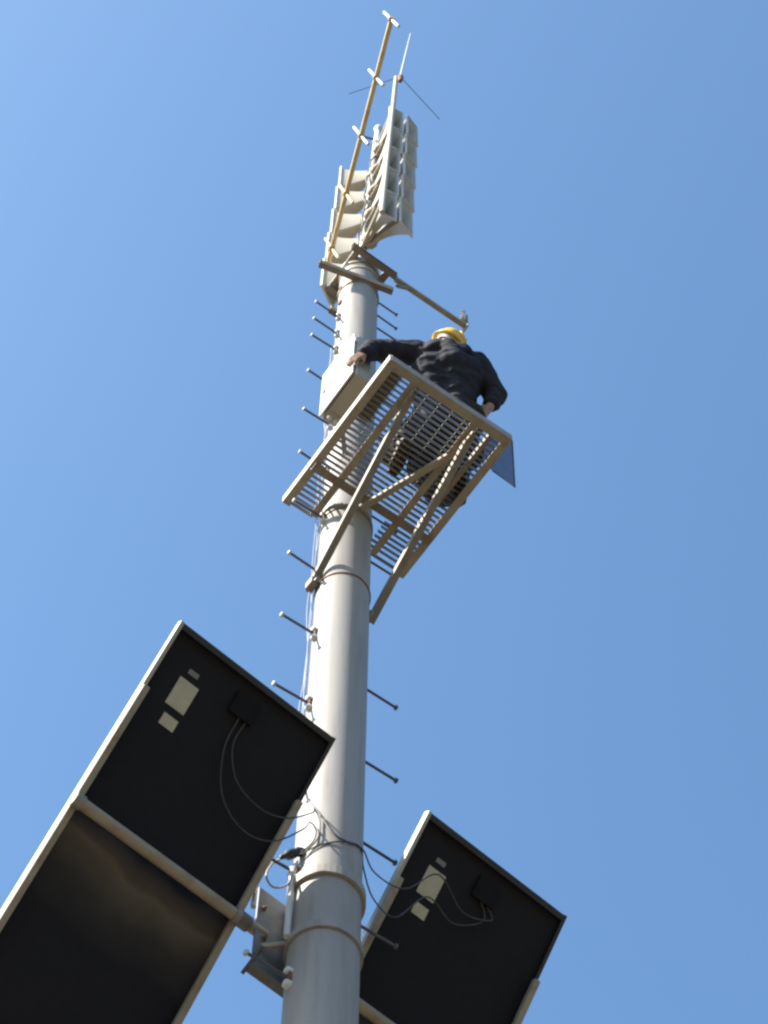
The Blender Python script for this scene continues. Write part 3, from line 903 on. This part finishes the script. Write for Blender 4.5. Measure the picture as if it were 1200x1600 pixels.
# ------------------------------------------------------------------ horn speakers
LEAN = 0.024                      # the whole head leans a little to the right
mastp = thing('speaker_mast', 'slim white mast holding the horn speakers with small white beacon on top', 'mast', 0, 0, 19.6, 0.0)
part('pipe', MB().tube([(0, 0, 0), (LEAN * 4.6, 0, 4.6)], 0.038, 16), M['horn'], mastp)
part('beacon', MB().lathe((LEAN * 4.6, 0, 4.6), (LEAN, 0, 1), [(0, 0.05), (0.04, 0.05), (0.06, 0.038), (0.50, 0.034), (0.52, 0.024), (0.58, 0.024), (0.61, 0.042), (0.67, 0.05), (0.73, 0.042), (0.76, 0.02), (0.765, 0)], 18), M['white'], mastp)
part('beacon_arm', MB().tube([(LEAN * 4.6, 0, 4.8), (LEAN * 4.6 - 0.17, -0.03, 4.85)], 0.012, 8), M['bolt'], mastp)

for q in range(2):
    pts = [(LEAN * 4.6 * k / 40 + 0.045 * math.cos(q * 2.2 + k * 0.13) + 0.012 * math.sin(k * 1.1 + q), -0.045 - 0.018 * math.sin(k * 0.8 + q * 2), 0.15 + 4.3 * k / 40) for k in range(41)]
    part('speaker_cable', MB().tube(pts, 0.009, 6), M['cable'], mastp)


def horn_meshes(depth, mw, mh, throat, full=0.0):
    """bell along +x from throat to mouth; rectangular, flaring mostly in height then in width"""
    n_ = 14
    secs = []
    for k in range(n_ + 1):
        t = k / n_
        x = throat + (depth - throat) * t
        hw = 0.030 + (mw / 2 - 0.030) * ((0.25 + 0.35 * full) * t + (0.75 - 0.35 * full) * t ** 2.6)
        h0 = 0.045 + 0.11 * full
        hh = h0 + (mh / 2 - h0) * ((0.35 + 0.4 * full) * t + (0.65 - 0.4 * full) * t ** 2.0)
        secs.append((x, hw, hh))
    bell = MB()
    vs, fs = [], []
    th = 0.008
    for inner in (0, 1):
        for x, hw, hh in secs:
            a, c = hw - th * inner, hh - th * inner
            r = min(a, c) * 0.35
            ring = []
            for sy, sz, a0 in ((1, 1, 0), (-1, 1, 90), (-1, -1, 180), (1, -1, 270)):
                for q in (0, 45, 90):
                    an = R(a0 + q)
                    ring.append((x, sy * (a - r) + r * math.cos(an), sz * (c - r) + r * math.sin(an)))
            vs += ring
    m_ = 12
    tot = (n_ + 1) * m_
    for i in range(n_):
        for k in range(m_):
            a, d = i * m_ + k, i * m_ + (k + 1) % m_
            fs.append((a, d, d + m_, a + m_))
            fs.append((a + tot, a + m_ + tot, d + m_ + tot, d + tot))
    for k in range(m_):
        a, d = n_ * m_ + k, n_ * m_ + (k + 1) % m_
        fs.append((a, d, d + tot, a + tot))
    fs.append(tuple(range(m_))[::-1])
    bell.add(vs, fs, True)
    lip = MB()
    lv, lf = [], []
    for xx, g0 in ((depth - 0.014, 0.0), (depth + 0.006, 0.0), (depth + 0.006, 0.014), (depth - 0.014, 0.014)):
        a, c = mw / 2 - 0.004 + g0, mh / 2 - 0.004 + g0
        lv += [(xx, a, c), (xx, -a, c), (xx, -a, -c), (xx, a, -c)]
    for i in range(4):
        for k in range(4):
            p, q = i * 4 + k, i * 4 + (k + 1) % 4
            j2 = ((i + 1) % 4) * 4
            lf.append((p, j2 + k, j2 + (k + 1) % 4, q))
    lip.add(lv, lf)
    drv = MB().lathe((throat - 0.115, 0, 0), (1, 0, 0), [(0, 0.0), (0.004, 0.050), (0.02, 0.064), (0.07, 0.064), (0.08, 0.052), (0.105, 0.042), (0.125, 0.036), (0.126, 0.0)], 18)
    brk = MB().bar((0.02, 0.0, 0.0), (throat + 0.10, 0.0, 0.025), 0.035, 0.02)
    return bell.mesh('bell'), lip.mesh('mouth_lip'), drv.mesh('driver'), brk.mesh('bracket')


def stack(az, depth, mw, mh, throat, zbot, count, facing, tier=0.80, off=(0, 0), full=0.0):
    ms = horn_meshes(depth, mw, mh, throat, full)
    words = {5: ['lowest', 'second from bottom', 'middle', 'second from top', 'topmost']}[count]
    for k in range(count):
        zc = zbot + tier * (k + 0.5)
        o = bpy.data.objects.new('horn_speaker', None)
        COL.objects.link(o)
        o.empty_display_size = 0.1
        o.location = (PX + off[0] + LEAN * (zc - 19.6), PY + off[1], zc)
        o.rotation_euler = (0, 0, az + random.uniform(-0.02, 0.02))
        o['label'] = '%s cream horn speaker %s' % (words[k], facing)
        o['category'] = 'speaker'
        o['group'] = 'horn speakers on the pole top'
        for nm, me, mt in (('bell', ms[0], 'horn'), ('driver', ms[2], 'driver'), ('bracket', ms[3], 'horn')):
            link(nm, me, M[mt], o, (0, 0, -0.085 if nm == 'bracket' else 0))
        link('mouth_lip', ms[1], M['white'], [c for c in o.children if c.name.startswith('bell')][0])


stack(math.atan2(-0.43, 0.24), 0.48, 0.15, 0.77, 0.16, 20.05, 5, 'of the middle stack')
stack(math.atan2(-0.28, 0.38), 0.50, 0.17, 0.77, 0.16, 20.05, 5, 'of the rightmost stack')
stack(math.atan2(0.13, -0.30), 0.38, 0.24, 0.76, 0.10, 19.45, 5, 'of the leftmost stack behind the boom', off=(0.055, 0.0), full=1.0)

# ------------------------------------------------------------------ yagi antenna pointing towards the viewer
yg = thing('yagi_antenna', 'long yellowish boom antenna with short white crossbars leaning up left of the speakers', 'antenna', -0.30, 0.02, 19.80)
bd_ = Vector((-0.762, -2.02, 0.0))
bl_ = bd_.length
bdn = bd_.normalized()
part('boom', MB().tube([-bdn * 0.12, bd_ * 0.5, bd_], 0.022, 14), M['boom'], yg)
perp = Vector((0, 0, 1)).cross(bdn)
ed = (Vector((0, 0, 1)) - perp * 0.29).normalized()
for t, hl in ((0.02, 0.235), (0.26, 0.235), (0.51, 0.235), (0.755, 0.225), (0.995, 0.225)):
    c = bdn * bl_ * t
    e_ = part('element', MB().tube([c - ed * hl, c + ed * hl], 0.0145, 10), M['boom'] if t < 0.3 else M['white'], yg)
    part('element_clamp', MB().box(c, (0.040, 0.055, 0.055), (bdn, perp, Vector((0, 0, 1)))), M['boom'], e_)
part('boom_mount', MB().bar((0.0, 0.0, -0.80), (0.0, 0.0, 0.03), 0.04, 0.04), M['beam'], yg)

# ------------------------------------------------------------------ ground-plane whip antenna on its own mast
ax0 = W(0, 0, 0, 0)
gp = thing('whip_antenna', 'thin white whip antenna with dark radial wires above the speakers', 'antenna', 0.195, -0.475, 20.0, 0.0)
mt_top = Vector((0.125, 0.02, 5.45))
part('mast', MB().tube([(0, 0, 0), mt_top], 0.024, 12), M['horn'], gp)
part('mast_bracket', MB().bar((0.0, 0.0, 0.35), (-0.19, 0.46, 0.35), 0.03, 0.04), M['horn'], gp)
part('mast_bracket', MB().bar((0.09, 0.0, 3.9), (-0.09, 0.47, 3.9), 0.03, 0.04), M['horn'], gp)
hub = mt_top + Vector((0.045, -0.02, -0.05))
part('radial_hub', MB().lathe(hub - Vector((0, 0, 0.22)), (0.02, 0, 1), [(0, 0.022), (0.1, 0.03), (0.2, 0.034), (0.24, 0.022), (0.26, 0)], 12), M['rust'], gp)
wt = hub + Vector((0.135, 0.10, 2.85))
part('whip', MB().tube([hub, hub + (wt - hub) * 0.55, wt], 0.013, 8, r1=0.007), M['white'], gp)
for d in (Vector((0.45, 0.42, -0.25)), Vector((-0.58, 0.18, -0.10))):
    part('radial_wire', MB().tube([hub, hub + d], 0.0045, 6), M['bolt'], gp)
